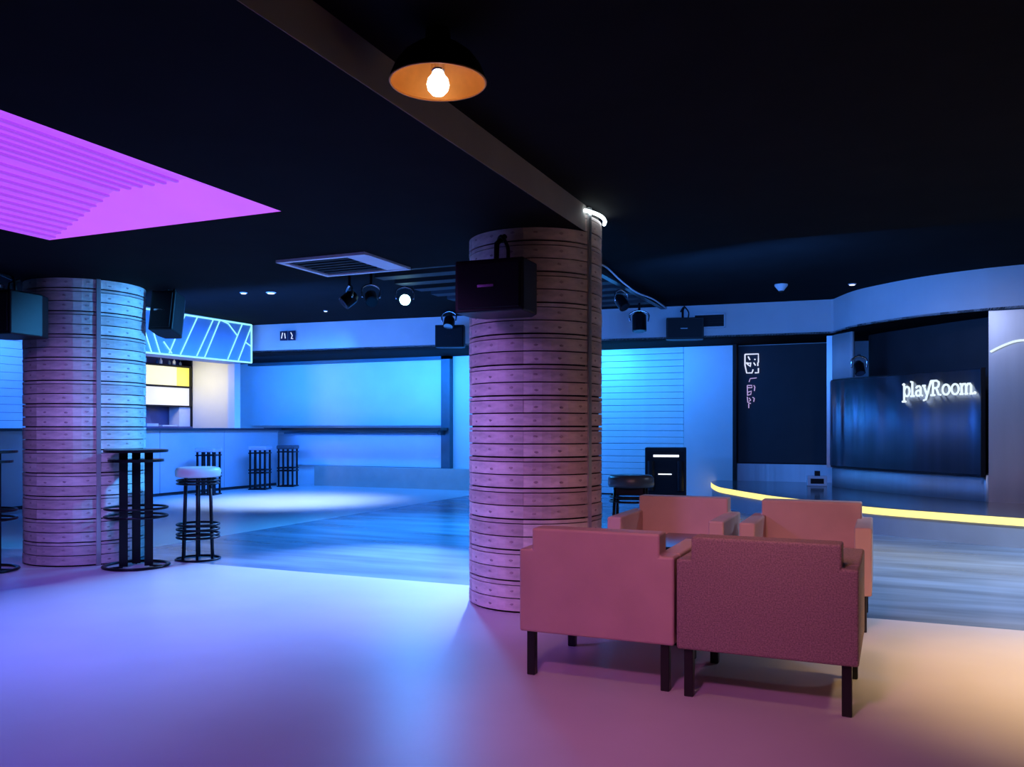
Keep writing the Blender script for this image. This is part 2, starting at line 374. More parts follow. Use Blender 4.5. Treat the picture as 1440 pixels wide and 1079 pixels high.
# arclength along the screen
SPv = [Vector(p) for p in sp]
SPl = [0]
for a_, b_ in zip(SPv, SPv[1:]): SPl.append(SPl[-1] + (b_-a_).length)
def on_screen(sv, d=0.03):
    for i in range(len(SPl)-1):
        if sv <= SPl[i+1] or i == len(SPl)-2:
            t = (sv-SPl[i])/(SPl[i+1]-SPl[i]); p = SPv[i].lerp(SPv[i+1], t)
            tg = (SPv[i+1]-SPv[i]).normalized(); return p + Vector((tg.y, -tg.x))*d
def ell(cx, cy, rx, ry, a0=0, a1=360, n=18): return [(cx+rx*math.cos(R(a0+(a1-a0)*i/n)), cy+ry*math.sin(R(a0+(a1-a0)*i/n))) for i in range(n+1)]
G = {  # stroke glyphs of a bold slab-serif, x-height 1: (advance, strokes)
 'p': (1.0, [[(.14,1.28),(.14,-.5)], [(-.1,-.5),(.36,-.5)], [(-.04,1.2),(.14,1.28)], ell(.5,.5,.34,.48)]),
 'l': (.58, [[(.0,1.45),(.2,1.45),(.2,.02)], [(-.02,.02),(.44,.02)]]),
 'a': (1.0, [[(.1,.8),(.26,.97),(.5,.97),(.66,.8),(.66,.1),(.86,.02)], ell(.36,.28,.28,.27)]),
 'y': (.95, [[(.02,.98),(.42,.05)], [(.86,1.38),(.42,.05),(.26,-.38),(.0,-.45)], [(-.12,.98),(.2,.98)]]),
 'R': (1.16, [[(.14,.02),(.14,1.4)], [(-.1,1.4),(.14,1.4),(.56,1.4),(.78,1.26),(.82,1.06),(.74,.82),(.54,.7),(.14,.7)], [(.5,.7),(.8,.06),(1.02,.02)], [(-.1,.02),(.36,.02)]]),
 'o': (.98, [ell(.44,.5,.38,.48)]),
 'm': (1.42, [[(-.02,.96),(.14,.98),(.14,.02)], [(.14,.7),(.3,.95),(.5,.95),(.62,.75),(.62,.02)], [(.62,.7),(.8,.95),(1.0,.95),(1.12,.75),(1.12,.02)], [(-.04,.02),(.3,.02)], [(.5,.02),(.76,.02)], [(1.0,.02),(1.3,.02)]]),
 '.': (.3, [ell(.08,.08,.05,.05)]),
}
# ------------------------------------------------------------------ lettering: one sign, each letter a part
word = 'playRoom.'
tot = sum(G[ch][0] for ch in word)
S0, S1, BZ, XH = 0.0, 0.0, 1.685, 0.138
def s_at_x(x):
    for i in range(len(SPv)-1):
        if SPv[i].x <= x <= SPv[i+1].x: return SPl[i] + (SPl[i+1]-SPl[i])*(x-SPv[i].x)/(SPv[i+1].x-SPv[i].x)
S0, S1 = s_at_x(0.30), s_at_x(1.13)
o0 = on_screen(S0)
sg = thing('lettering_sign', 'glowing white slab serif lettering playRoom on the dark curved screen', 'sign', (o0.x, o0.y, BZ))
u = 0.0; kx = (S1-S0)/tot
for ch in word:
    adv, strokes = G[ch]; bm = bmesh.new()
    for st in strokes:
        pts = []
        for (px, pz) in st:
            q = on_screen(S0 + (u+px)*kx, 0.027); pts.append((q.x-o0.x, q.y-o0.y, pz*XH))
        tube(bm, pts, 0.0145, 8)
    obj('letter', bm, M['white_glow'], sg); u += adv

# ------------------------------------------------------------------ square white sign on the black panel
em = thing('square_sign', 'small white outlined square sign with pale strokes below on black panel', 'sign', (-2.09, 15.47, 1.6))
def strokes(name, segs, m, r=0.012, par=None):
    bm = bmesh.new()
    for st in segs: tube(bm, [(x, 0, z) for x, z in st], r, 6)
    return obj(name, bm, m, par)
strokes('outline', [[(-.12,.95),(.11,.95),(.11,.80)], [(-.12,.95),(-.12,.76),(-.09,.62),(.0,.62),(.02,.68)], [(.05,.62),(.11,.62),(.11,.70)]], M['sign_white'], .012, em)
for sgm in ([(-.065,.91),(-.035,.85)], [(.04,.86),(.06,.85)], [(-.10,.80),(-.05,.79),(-.02,.80),(-.03,.73),(-.06,.76),(-.10,.80)], [(.03,.80),(.06,.75)], [(.10,.80),(.10,.74)]):
    strokes('mark', [sgm], M['sign_white'], .012, em)
strokes('stroke', [[(-.05,.46),(-.03,.52),(.08,.53)]], M['sign_pink'], .008, em)
strokes('glyph', [[(-.08,.40),(.0,.40),(.0,.36),(-.07,.36)], [(-.08,.40),(-.075,.22)], [(-.07,.28),(-.01,.30),(-.02,.24),(-.07,.23)], [(.03,.40),(.05,.37),(.04,.30)]], M['sign_pink'], .009, em)
strokes('glyph', [[(-.08,.20),(-.07,.10),(-.02,.08)], [(-.05,.18),(-.02,.14),(-.05,.12)], [(-.055,.08),(-.055,.0)], [(.01,.19),(.04,.17),(.03,.11)]], M['sign_pink'], .009, em)

# ------------------------------------------------------------------ stage
edge = [(p.x, p.y) for p in catmull([(-2.68, 15.3), (-2.68, 14.8), (-2.38, 13.75), (-2.07, 13.2), (-1.68, 12.6), (-1.22, 12.0), (-0.15, 10.96), (0.655, 10.5), (1.36, 10.18), (2.4, 9.8), (7.9, 8.6)], 8)]
top = edge + [(7.9, YW-0.02), (-2.68, YW-0.02)]
st = struct(obj('floor', prism(bmesh.new(), top, SZ-0.03, SZ), M['stage_top']))
struct(obj('trim_11', ribbon(bmesh.new(), offs(edge, -0.015), 0, SZ-0.03, 0.08), M['stage_riser']))
tag(obj('stage_light_strip', ribbon(bmesh.new(), offs(edge, 0.004), SZ-0.085, SZ-0.005, 0.012), M['led_yellow']),
    'long glowing yellow light strip along the curved stage edge', 'light strip')

# ------------------------------------------------------------------ plank-clad round columns
def board(r0, h, nm_, m, knots=True, span=60):
    bm = bmesh.new(); n = 8; th = 0.018; g = R(0.04)
    a0, a1 = -R(span)/2+g, R(span)/2-g; rings = []
    for i in range(n+1):
        a = a0+(a1-a0)*i/n; c, s_ = math.cos(a), math.sin(a)
        rings.append([bm.verts.new((r*c, r*s_, z_)) for r, z_ in ((r0, 0), (r0+th, 0.0), (r0+th, h), (r0, h))])
    for A, D in zip(rings, rings[1:]):
        for j in range(4): bm.faces.new((A[j], D[j], D[(j+1)%4], A[(j+1)%4]))
    bm.faces.new(rings[0]); bm.faces.new(rings[-1][::-1])
    if knots:
        for kd in (-20, 0, 20):
            a = R(kd+random.uniform(-2, 2)); zc = h/2+random.uniform(-.01, .01)
            vs = []
            for q in range(8):
                t = 2*PI*q/8; da = 0.015*math.cos(t)*random.uniform(.7, 1.2)/r0; dz = 0.009*math.sin(t)*random.uniform(.6, 1.2)
                vs.append(bm.verts.new(((r0+th+.0015)*math.cos(a+da), (r0+th+.0015)*math.sin(a+da), zc+dz)))
            f = bm.faces.new(vs); f.material_index = 1
    me = bpy.data.meshes.new(nm_); bm.normal_update(); bm.to_mesh(me); bm.free()
    me.materials.append(m); me.materials.append(M['knot'])
    for p in me.polygons: p.use_smooth = False
    return me
RC = 0.48
wide = [board(RC-.018, 0.080, 'plank', M[k]) for k in ('plank', 'plank_light', 'plank_dark', 'plank', 'plank_light')]
slim = [board(RC-.018, 0.021, 'plank', M[k], False) for k in ('plank_dark', 'plank')]
def column(label, loc, scale, seam, ztop):
    root = thing('column', label, 'column', loc, 0); root.scale = (scale, scale, 1)
    obj('core', lathe(bmesh.new(), [(RC-.022, 0), (RC-.022, ztop)], 48), M['groove'], root, smooth=True)
    z_ = 0.015; k = 0
    while z_ < ztop-0.03:
        for dz, h, ms in ((0, .082, wide), (.0885, .080, wide), (.1755, .0225, slim)):
            if z_+dz+h > ztop: continue
            for q in range(6):
                o = bpy.data.objects.new('plank', random.choice(ms)); C.objects.link(o); o.parent = root
                o.location = (0, 0, z_+dz); o.rotation_euler = (0, 0, R(60*q)+seam+R(30)); j = random.uniform(.996, 1.004); o.scale = (j, j, 1)
        z_ += 0.2085
    c, s_ = math.cos(seam), math.sin(seam)
    mt = Matrix.Rotation(seam, 4, 'Z')
    obj('seam_channel', B(RC-.02, RC+.012, -.016, .016, 0, ztop, mtx=mt), M['steel'], root)
    return root
COL = (-2.307, 5.76); COLB = (-6.99, 5.88)
column('round plank-clad column standing behind the salmon armchairs', (*COL, 0), 1.0, R(-18), 2.77)
column('round plank-clad column at the left beside the black bar tables', (*COLB, 0), 1.10, R(-29), 2.6)
tag(obj('column_light_strip', tube(bmesh.new(), arc(COL[0], COL[1], RC+.022, R(-26), R(26), 2.735, 20), 0.013, 8), M['led_white'], smooth=True),
    'short curved white light strip around the top of the middle column', 'light strip')

# ------------------------------------------------------------------ backlit magenta ceiling tray
tray = thing('light_tray', 'large glowing magenta recessed ceiling light with fine slats', 'ceiling light', ((TX0+TX1)/2, (TY0+TY1)/2, 2.6))
ox, oy = (TX0+TX1)/2, (TY0+TY1)/2
def T(x, y, z): return (x-ox, y-oy, z)
IX0, IX1, IY0, IY1, IZ = TX0+1.15, TX1-0.35, TY0+0.45, TY1-0.45, 0.125
bm = bmesh.new()
q = [[bm.verts.new(T(*p)) for p in ring] for ring in (
   ((TX0, TY0, .004), (TX1, TY0, .004), (TX1, TY1, .004), (TX0, TY1, .004)), ((IX0, IY0, IZ), (IX1, IY0, IZ), (IX1, IY1, IZ), (IX0, IY1, IZ)))]
for i in range(4): bm.faces.new((q[0][i], q[1][i], q[1][(i+1)%4], q[0][(i+1)%4]))
bm.faces.new(q[1][::-1])
bm.faces.ensure_lookup_table()
bm.faces[2].material_index = 1
obj('diffuser', bm, [M['magenta_glow'], M['magenta_smooth']], tray)
n = 11
for i in range(1, n):       # battens up the left slope
    t = i/n; x = TX0+(IX0-TX0)*t; zz = .004+(IZ-.004)*t
    ya, yb = TY0+(IY0-TY0)*t, TY1+(IY1-TY1)*t
    obj('slat', B(x-ox-.012, x-ox+.012, ya-oy, yb-oy, zz-.014, zz-.002), M['magenta_slat'], tray)
for i in range(6):          # and across the flat top
    x = IX0+(IX1-IX0)*(i+.3)/6
    obj('slat', B(x-ox-.012, x-ox+.012, IY0-oy, IY1-oy, IZ-.014, IZ-.002), M['magenta_slat'], tray)

# ------------------------------------------------------------------ pendant lamp
pl = thing('pendant_lamp', 'round ceiling lamp with orange lined shade and bright bulb', 'lamp', (-1.565, 2.9, 2.58))
prof = [(0.185, 0.0), (0.182, 0.02), (0.165, 0.06), (0.135, 0.10), (0.09, 0.135), (0.05, 0.155), (0.048, 0.2)]
obj('lamp_shade', lathe(bmesh.new(), prof, 48, cap=False), M['black_ceiling'], pl, smooth=True)
obj('shade_lining', lathe(bmesh.new(), [(r-.003, z_) if z_ > 0 else (r-.001, z_) for r, z_ in prof[:-1]][::-1], 48, cap=False), M['copper'], pl, smooth=True)
obj('rim', tube(bmesh.new(), circle(0.184, 0, 48), 0.004, 6, True), M['copper'], pl, smooth=True)
obj('socket', lathe(bmesh.new(), [(0.024, 0.04), (0.028, 0.05), (0.032, 0.09), (0.05, 0.10), (0.05, 0.15)], 20), M['chrome'], pl, smooth=True)
obj('bulb', lathe(bmesh.new(), [(0.004, -0.052), (0.024, -0.047), (0.039, -0.030), (0.044, -0.009), (0.039, 0.012), (0.026, 0.028), (0.020, 0.045)], 24), M['bulb'], pl, smooth=True)

# ------------------------------------------------------------------ armchairs and table
def armchair(label, loc, rotz, group, lm, seatm):
    t = thing('armchair', label, 'armchair', loc, rotz, group)
    W, D0, D1 = 0.393, -0.36, 0.36
    obj('base', B(-W+.02, W-.02, D0+.02, D1-.03, 0.225, 0.31), lm, t, bevel=.012)
    bm = bmesh.new()      # back: stepped panel, lower shoulders level with the arms
    pts = [(-W, .225), (W, .225), (W, .642), (W-.068, .642), (W-.068, .748), (-W+.068, .748), (-W+.068, .642), (-W, .642)]
    lo = [bm.verts.new((x, D0, z_)) for x, z_ in pts]; hi = [bm.verts.new((x, D0+.14, z_)) for x, z_ in pts]
    bm.faces.new(lo); bm.faces.new(hi[::-1])
    for i in range(8): bm.faces.new((lo[(i+1)%8], lo[i], hi[i], hi[(i+1)%8]))
    obj('backrest', bm, lm, t, bevel=.012, seg=3)
    for sx in (-1, 1):
        x0, x1 = sorted((sx*W, sx*(W-.10)))
        obj('armrest', B(x0, x1, D0+.142, D1, 0.225, 0.642), lm, t, bevel=.012, seg=3)
    obj('seat_cushion', B(-W+.105, W-.105, D0+.145, D1+.0, 0.312, 0.45), seatm, t, bevel=.03, seg=3)
    for sx in (-1, 1):
        for sy in (D0+.03, D1-.075):
            bm = bmesh.new(); x0 = sx*(W-.05); a = .021; b = .018
            box(bm, x0-a, x0+a, sy, sy+.042, 0, 0.226)
            obj('leg', bm, M['black_wood'], t, bevel=.003, seg=1)
    return t
GA = 'armchairs around the coffee table'
armchair('salmon leather armchair seen from behind, the one beside the column', (-1.285, 4.33, 0), 0, GA, M['leather'], M['leather'])
armchair('woven dusty rose armchair seen from behind, nearest the camera on the right', (-0.475, 4.29, 0), R(-0.8), GA, M['leather_weave'], M['leather'])
armchair('salmon armchair facing the camera at the right end of the group', (-0.445, 5.96, 0), R(180), GA, M['leather'], M['leather'])
armchair('plum salmon armchair facing the camera beside the black stool', (-1.33, 5.98, 0), R(180), GA, M['leather'], M['leather'])
ct = thing('coffee_table', 'low dark glossy square table between the four salmon armchairs', 'table', (-0.9, 5.12, 0))
obj('tabletop', B(-.36, .36, -.33, .33, .53, .575), M['gloss_black'], ct, bevel=.004)
obj('pedestal', B(-.06, .06, -.06, .06, .02, .531), M['black_metal'], ct, bevel=.004)
obj('base', B(-.25, .25, -.25, .25, 0, .02), M['black_metal'], ct, bevel=.004)

# ------------------------------------------------------------------ bar tables
def bar_table(label, loc, rotz):
    t = thing('bar_table', label, 'table', loc, rotz, 'black round bar tables')
    obj('tabletop', lathe(bmesh.new(), [(.262, 1.03), (.27, 1.034), (.27, 1.052), (.262, 1.056)], 48), M['black_metal'], t)
    obj('shelf', lathe(bmesh.new(), [(.235, .945), (.235, .968)], 40), M['black_metal'], t)
    for k in range(3):
        a = R(120*k+17); mt = Matrix.Translation((.12*math.cos(a), .12*math.sin(a), 0)) @ Matrix.Rotation(R(47), 4, 'Z')
        obj('post', B(-.036, .036, -.012, .012, .012, 1.031, mtx=mt), M['black_metal'], t)
    for zz in (.455, .53): obj('foot_ring', tube(bmesh.new(), circle(.262, zz, 48), .011, 8, True), M['black_metal'], t, smooth=True)
    for zz in (.4925,):
        for k in range(3):
            a = R(120*k+17); obj('spoke', tube(bmesh.new(), [(.13*math.cos(a), .13*math.sin(a), .455), (.26*math.cos(a), .26*math.sin(a), .455)], .006, 6), M['black_metal'], t)
    obj('base_ring', tube(bmesh.new(), circle(.27, .012, 48), .02, 8, True, flat=(.02, .012)), M['black_metal'], t, smooth=True)
    for k in range(3):
        a = R(120*k+17); obj('foot_bar', tube(bmesh.new(), [(.13*math.cos(a), .13*math.sin(a), .012), (.27*math.cos(a), .27*math.sin(a), .012)], .01, 6), M['black_metal'], t)
    return t
bar_table('black round bar table in front of the left column, whole in view', (-6.17, 5.72, 0), 0)
bar_table('black round bar table cut off by the left edge of the photo', (-7.2, 5.0, 0), R(8))

# ------------------------------------------------------------------ bar stools
def stool(label, loc, rotz, seatm, group=None, h=.878, rs=.205, name='bar_stool'):
    t = thing(name, label, 'stool', loc, rotz, group)
    obj('seat', lathe(bmesh.new(), [(rs-.03, h-.095), (rs-.004, h-.09), (rs, h-.075), (rs+.004, h-.03), (rs-.01, h-.008), (rs-.04, h)], 40), seatm, t, smooth=True)
    for k in range(6):
        a = R(60*k); r0, r1 = .125, .15
        bm = bmesh.new()
        tube(bm, [(r1*math.cos(a), r1*math.sin(a), 0.008), (r0*math.cos(a), r0*math.sin(a), h-.09)], .0125, 8)
        obj('leg', bm, M['black_metal'], t, smooth=True)
    for zz, rr in ((h-.125, .19), (h-.155, .19)): obj('seat_ring', tube(bmesh.new(), circle(rr, zz, 40), .009, 8, True), M['black_metal'], t, smooth=True)
    for zz, rr in ((.335, .19), (.29, .19), (.245, .19), (.215, .19)): obj('foot_ring', tube(bmesh.new(), circle(rr, zz, 40), .011, 8, True), M['black_metal'], t, smooth=True)
    for k in range(6):
        a = R(60*k)
        obj('spoke', tube(bmesh.new(), [(.135*math.cos(a), .135*math.sin(a), .29), (.19*math.cos(a), .19*math.sin(a), .29)], .007, 6), M['black_metal'], t)
        obj('spoke', tube(bmesh.new(), [(.12*math.cos(a), .12*math.sin(a), h-.14), (.19*math.cos(a), .19*math.sin(a), h-.14)], .006, 6), M['black_metal'], t)
    obj('base_ring', tube(bmesh.new(), circle(.2, .009, 44), .009, 8, True), M['black_metal'], t, smooth=True)
    for k in range(6):
        a = R(60*k); obj('spoke', tube(bmesh.new(), [(.145*math.cos(a), .145*math.sin(a), .009), (.2*math.cos(a), .2*math.sin(a), .009)], .006, 6), M['black_metal'], t)
    return t
stool('white padded bar stool on thin black legs, nearest one on the left', (-5.97, 6.27, 0), R(10), M['white_seat'])
# square dark stool behind the armchairs
ds = thing('bar_stool', 'dark padded four legged stool between middle column and armchairs', 'stool', (-1.92, 6.94, 0), R(10))
bm = lathe(bmesh.new(), [(.15, .755), (.185, .76), (.192, .78), (.19, .835), (.17, .855), (.12, .86)], 40)
obj('seat', bm, M['dark_seat'], ds, smooth=True)
for sx in (-1, 1):
    for sy in (-1, 1):
        obj('leg', tube(bmesh.new(), [(sx*.15, sy*.15, 0), (sx*.12, sy*.12, .757)], .013, 8), M['black_metal'], ds, smooth=True)
for zz, rr in ((.68, .175), (.64, .178), (.3, .2)):
    obj('ring', tube(bmesh.new(), circle(rr, zz, 36), .009, 8, True), M['black_metal'], ds, smooth=True)
obj('apron', B(-.11, .11, -.13, -.115, .70, .757), M['black_metal'], ds); obj('apron', B(-.11, .11, .115, .13, .70, .757), M['black_metal'], ds)
# three stools along the bar
def far_stool(label, loc, seatm):
    t = thing('bar_stool', label, 'stool', loc, R(20), 'stools along the bar front')
    obj('seat', B(-.19, .19, -.19, .19, .80, .88), seatm, t, bevel=.02)
    for sx in (-1, -.35, .35, 1):
        for sy in (-1, 1):
            obj('leg', B(sx*.15-.016, sx*.15+.016, sy*.15-.016, sy*.15+.016, 0, .80), M['black_metal'], t)
    for zz in (.74, .40, .34, .01):
        bm = bmesh.new()
        for sy in (-1, 1): box(bm, -.18, .18, sy*.17-.01, sy*.17+.01, zz-.012, zz+.012)
        for sx in (-1, 1): box(bm, sx*.17-.01, sx*.17+.01, -.18, .18, zz-.012, zz+.012)
        obj('ring', bm, M['black_metal'], t)
    return t
far_stool('pale seated stool at the bar front behind the white stool', (-11.55, 12.4, 0), M['grey_seat'])
far_stool('dark framed stool at the far bar end, left of the two', (-11.6, 13.9, 0), M['grey_seat'])
far_stool('dark framed stool at the far bar end, right of the two', (-11.65, 14.85, 0), M['dark_seat'])

# ------------------------------------------------------------------ bar
bc = thing('bar_counter', 'long bar counter with pale front and thin black worktop on the left', 'bar counter', (-12.4, 10.5, 0))
for k in range(6):
    y0 = -5.4+k*1.655
    obj('front_panel', B(.28, .34, y0+.006, y0+1.649, .06, 1.2), M['bar_front'], bc)
obj('plinth', B(-.2, .30, -5.4, 4.53, 0, .06), M['dark_wall'], bc)
obj('body', B(-.2, .28, -5.4, 4.53, .06, 1.2), M['dark_wall'], bc)
obj('worktop', B(-.28, .42, -5.42, 4.55, 1.2, 1.245), M['counter_top'], bc)
# bar end wall and post
struct(obj('wall_bar_end', B(-13.95, -12.30, 14.0, 14.08, 1.25, FB-0.01), M['white_wall']))
struct(obj('trim_12', B(-12.12, -11.95, 13.55, 13.72, 1.25, 3.25), M['white_wall']))
slb = struct(obj('wall_bar_back', B(-13.95, -13.62, 5.2, 11.6, 0, CZ), M['groove']))
me0 = None; z = .02
while z < 3.2:
    if me0 is None: me0 = o = obj('slat', B(-13.63, -13.57, 5.2, 11.6, 0, .13), M['pale_slat'], slb)
    else: o = me0.copy(); C.objects.link(o); o.parent = slb
    o.location = (0, 0, z); z += .136
# lit back shelf
sh = thing('back_bar_shelf', 'glowing yellow and white back bar shelf behind the counter', 'shelf', (-13.5, 13.0, 0))
ya, yb = -1.35, 1.0
obj('cabinet', B(-.4, .02, ya, yb, 0, 1.28), M['blue_cabinet'], sh)
obj('back_panel', B(-.4, -.34, ya, yb, 1.28, FB), M['blue_cabinet'], sh)
obj('light_panel', B(-.34, -.05, ya, yb-.38, 2.13, 2.52), M['shelf_cream'], sh)
obj('light_panel', B(-.34, -.05, yb-.38, yb-.03, 2.13, 2.52), M['shelf_yellow'], sh)
obj('light_panel', B(-.34, -.05, ya, yb-.03, 1.72, 2.09), M['shelf_white'], sh)
for z0, z1 in ((2.52, 2.56), (2.09, 2.13), (1.69, 1.72)): obj('shelf_board', B(-.36, .02, ya, yb, z0, z1), M['black_metal'], sh)
obj('side_panel', B(-.36, .02, yb-.03, yb, 1.28, FB-.02), M['black_metal'], sh)
obj('divider', B(-.3, -.02, yb-.34, yb-.03, 1.28, 1.69), M['white_plastic'], sh)
bot = None
for k, yy in enumerate((12.78, 13.10, 13.19, 13.42, 13.55, 13.72)):
    h = (.14, .10, .12, .10, .12, .09)[k]
    bm = lathe(bmesh.new(), [(.032, 0), (.034, .01), (.034, h*.6), (.014, h*.78), (.012, h)], 12)
    tag(obj('bottle', bm, M['white_plastic'] if k % 2 == 0 else M['bottle'], None, True, loc=(-13.55, yy, 2.562)),
        'small bottle standing on the top board of the back bar shelf', 'bottle', 'bottles on the back bar shelf')
cr = thing('cash_register', 'blue till with tilted screen on the counter behind the bar', 'till', (-13.64, 12.9, 1.281))
obj('body', B(-.14, .12, -.1, .2, 0, .06), M['white_plastic'], cr)
obj('screen', B(-.02, .02, -.14, .14, .06, .34, mtx=Matrix.Rotation(R(-18), 4, 'Y')), M['blue_cabinet'], cr)
tag(obj('tray', B(-.13, .13, -.2, .2, 0, .03), M['white_plastic'], None, False, loc=(-13.64, 13.4, 1.281), bevel=.005), 'flat white tray on the back counter right of the till', 'tray')
# canopy with light lines
CX = -11.06
def cy(y_, z_): return (y_*0.966, 1.25+(z_-1.25)*0.966)
cp = thing('bar_canopy', 'blue bar canopy with slanted glowing cyan light lines', 'canopy', (CX, 11.7, 2.47))
obj('body', B(-.6, 0, -1.75, 1.29, 0.02, 0.77), M['canopy_blue'], cp)
def lines(segs, r, name):
    for sgm in segs:
        bm = bmesh.new()
        tube(bm, [(0.012, cy(*p)[0]-11.7, cy(*p)[1]-2.47) for p in sgm], r, 6)
        obj(name, bm, M['led_cyan'], cp)
lines([[(10.4, 3.27), (13.45, 3.285)], [(10.4, 2.53), (13.45, 2.54)], [(13.45, 2.54), (13.45, 3.285)]], .016, 'border_light')
lines([[(11.325,2.56),(11.694,3.273)], [(11.584,2.557),(11.998,3.274)], [(11.982,2.564),(12.399,3.272)], [(12.179,2.555),(12.572,3.28)],
       [(12.783,2.563),(13.185,3.274)], [(13.074,2.559),(13.45,3.264)], [(12.62,3.28),(12.80,3.24),(13.055,3.03)], [(13.28,2.93),(13.45,2.86)],
       [(10.75,2.98),(10.93,2.545)], [(10.93,3.0),(11.117,2.542)], [(11.2,2.75),(11.385,2.564)]], .011, 'light_line')

# ------------------------------------------------------------------ loudspeakers
def speaker(label, loc, rotz, tilt, w_, h_, d_, bracket=.2, group='black loudspeakers on brackets', face_ring=True):
    t = thing('loudspeaker', label, 'loudspeaker', loc, rotz, group)
    rt = Matrix.Rotation(tilt, 4, 'X')
    bm = bmesh.new(); a, b = w_/2, d_/2
    pl_ = [(-a, -b), (a, -b), (a, b*.4), (a*.72, b), (-a*.72, b), (-a, b*.4)]
    prism(bm, pl_, -h_/2, h_/2); bm.transform(rt); obj('cabinet', bm, M['black_plastic'], t, bevel=.012, seg=2)
    bm = B(-a+.025, a-.025, -b-.012, -b+.002, -h_/2+.025, h_/2-.025); bm.transform(rt); obj('grille', bm, M['grille'], t, bevel=.004)
    bm = B(-.07, .04, -b-.018, -b-.012, -.012, .004); bm.transform(rt); obj('badge', bm, M['chrome'], t)
    obj('bracket', tube(bmesh.new(), [(-.03, .02, h_/2-.02), (-.03, .03, h_/2+bracket*.7), (0, .1, h_/2+bracket)], .018, 8), M['black_metal'], t)
    pts = catmull([(.05, .02, h_/2-.01), (.06, .0, h_/2+bracket*.5), (-.01, .05, h_/2+bracket*.95), (-.06, .1, h_/2+bracket*.6)], 6)
    obj('cable', tube(bmesh.new(), pts, .012, 6), M['black_plastic'], t, smooth=True)
    return t
speaker('black loudspeaker hung on the front of the middle column', (-2.28, 5.06, 2.15), R(2), R(0), .47, .335, .36, .2)
speaker('black loudspeaker hung on the left column, cut by the photo edge', (-6.92, 5.05, 2.22), R(6), 0, .52, .37, .46, .14)
speaker('dark loudspeaker on the far side of the left column', (-6.42, 6.35, 2.36), R(20), R(-12), .24, .40, .30, .1)
speaker('black loudspeaker hung before the fascia, above the slatted wall', (-2.87, 13.55, 2.82), R(14), 0, .58, .34, .3, .2)
speaker('blue lit loudspeaker at the fascia, left of the middle column', (-6.85, 13.15, 2.83), R(20), 0, .5, .38, .3, .2)
pj = thing('projector', 'small box projector on the left column above the loudspeaker', 'projector', (-7.12, 4.92, 2.475))
obj('body', B(-.3, .06, -.12, .12, .02, .1), M['black_plastic'], pj, bevel=.01)
obj('tray', B(-.32, .12, -.14, .14, 0, .018), M['white_plastic'], pj)
obj('clamp', tube(bmesh.new(), catmull([(.1, 0, .02), (.13, .02, .1), (.06, .12, .13), (0, .3, .11)], 6), .018, 8), M['black_metal'], pj)
obj('stud', B(.085, .115, -.03, .03, .02, .09), M['chrome'], pj)
sw = thing('subwoofer', 'tall black floor loudspeaker with light bars before the slatted wall', 'loudspeaker', (-3.36, 14.35, 0), R(12))
obj('cabinet', B(-.34, .34, -.26, .26, 0, .92), M['black_plastic'], sw, bevel=.012)
obj('front_panel', B(-.30, .30, -.27, -.25, .06, .86), M['grille'], sw)
obj('light_bar', B(-.2, .22, -.285, -.27, .765, .80), M['tiny_lamp'], sw); obj('light_bar', B(-.12, .1, -.285, -.27, .47, .485), M['tiny_lamp'], sw)
for sx in (-1, 1): obj('horn', lathe(bmesh.new(), [(.06, .2), (.06, .7)], 16, sx*.24, -.26), M['black_plastic'], sw)

# ------------------------------------------------------------------ ceiling fittings
ac = thing('ceiling_vent', 'square white framed ceiling air unit beyond the magenta light', 'vent', (-4.05, 5.895, 2.6))
bm = bmesh.new(); a, b, t_ = .42, .35, .045
box(bm, -a, a, -b, -b+t_, -.022, 0); box(bm, -a, a, b-t_, b, -.022, 0); box(bm, -a, -a+t_, -b+t_, b-t_, -.022, 0); box(bm, a-.2, a, -b+t_, b-t_, -.018, 0)
obj('frame', bm, M['white_plastic'], ac)
obj('grille', B(-a+t_, a-.2, -b+t_, b-t_, -.008, 0), M['grille'], ac)
for k in range(6): obj('slat', B(-a+.08, a-.23, -b+.09+k*.09, -b+.1+k*.09, -.016, -.004), M['grille'], ac)
# slatted ceiling over the dance floor
for k in range(11):
    y0 = 7.9+k*.5
    tag(obj('ceiling_baffle', B(-6.0, -3.3, y0, y0+.22, 3.19, 3.25), M['dark_wall']), 'dark slat hanging across the ceiling over the dance floor', 'ceiling slat', 'ceiling slats over the dance floor')
def lantern(label, loc, rotz, tilt, lens, r=.09, ln=.24, drop=None):
    t = thing('stage_light', label, 'stage light', loc, rotz, 'stage lights under the ceiling')
    mt = Matrix.Rotation(tilt, 4, 'X')
    bm = lathe(bmesh.new(), [(r*.6, 0), (r, .05), (r, ln)], 20); bm.transform(mt @ Matrix.Translation((0, 0, -ln/2))); obj('housing', bm, M['black_metal'], t, smooth=False)
    bm = lathe(bmesh.new(), [(r*.86, ln+.002), (r*.86, ln+.006)], 20); bm.transform(mt @ Matrix.Translation((0, 0, -ln/2))); obj('lens', bm, lens, t)
    yk = catmull([(-r-.03, 0, 0), (-r-.03, 0, .12), (0, 0, .17), (r+.03, 0, .12), (r+.03, 0, 0)], 5)
    obj('yoke', tube(bmesh.new(), yk, .014, 6), M['chrome'], t, smooth=True)
    obj('clamp', tube(bmesh.new(), [(0, 0, .17), (0, 0, drop or 3.25-loc[2])], .02, 8), M['black_metal'], t)
    return t
lantern('stage light beaming bright cyan white toward the camera', (-6.05, 10.25, 3.03), R(31), R(102), M['lens_blue'], .085)
lantern('unlit stage light left of the bright beam, first of the two', (-6.35, 9.35, 2.93), R(-40), R(130), M['gloss_black'], .09, .2)
lantern('unlit stage light left of the bright beam, second of the two', (-6.04, 9.38, 2.93), R(40), R(130), M['gloss_black'], .08, .2)
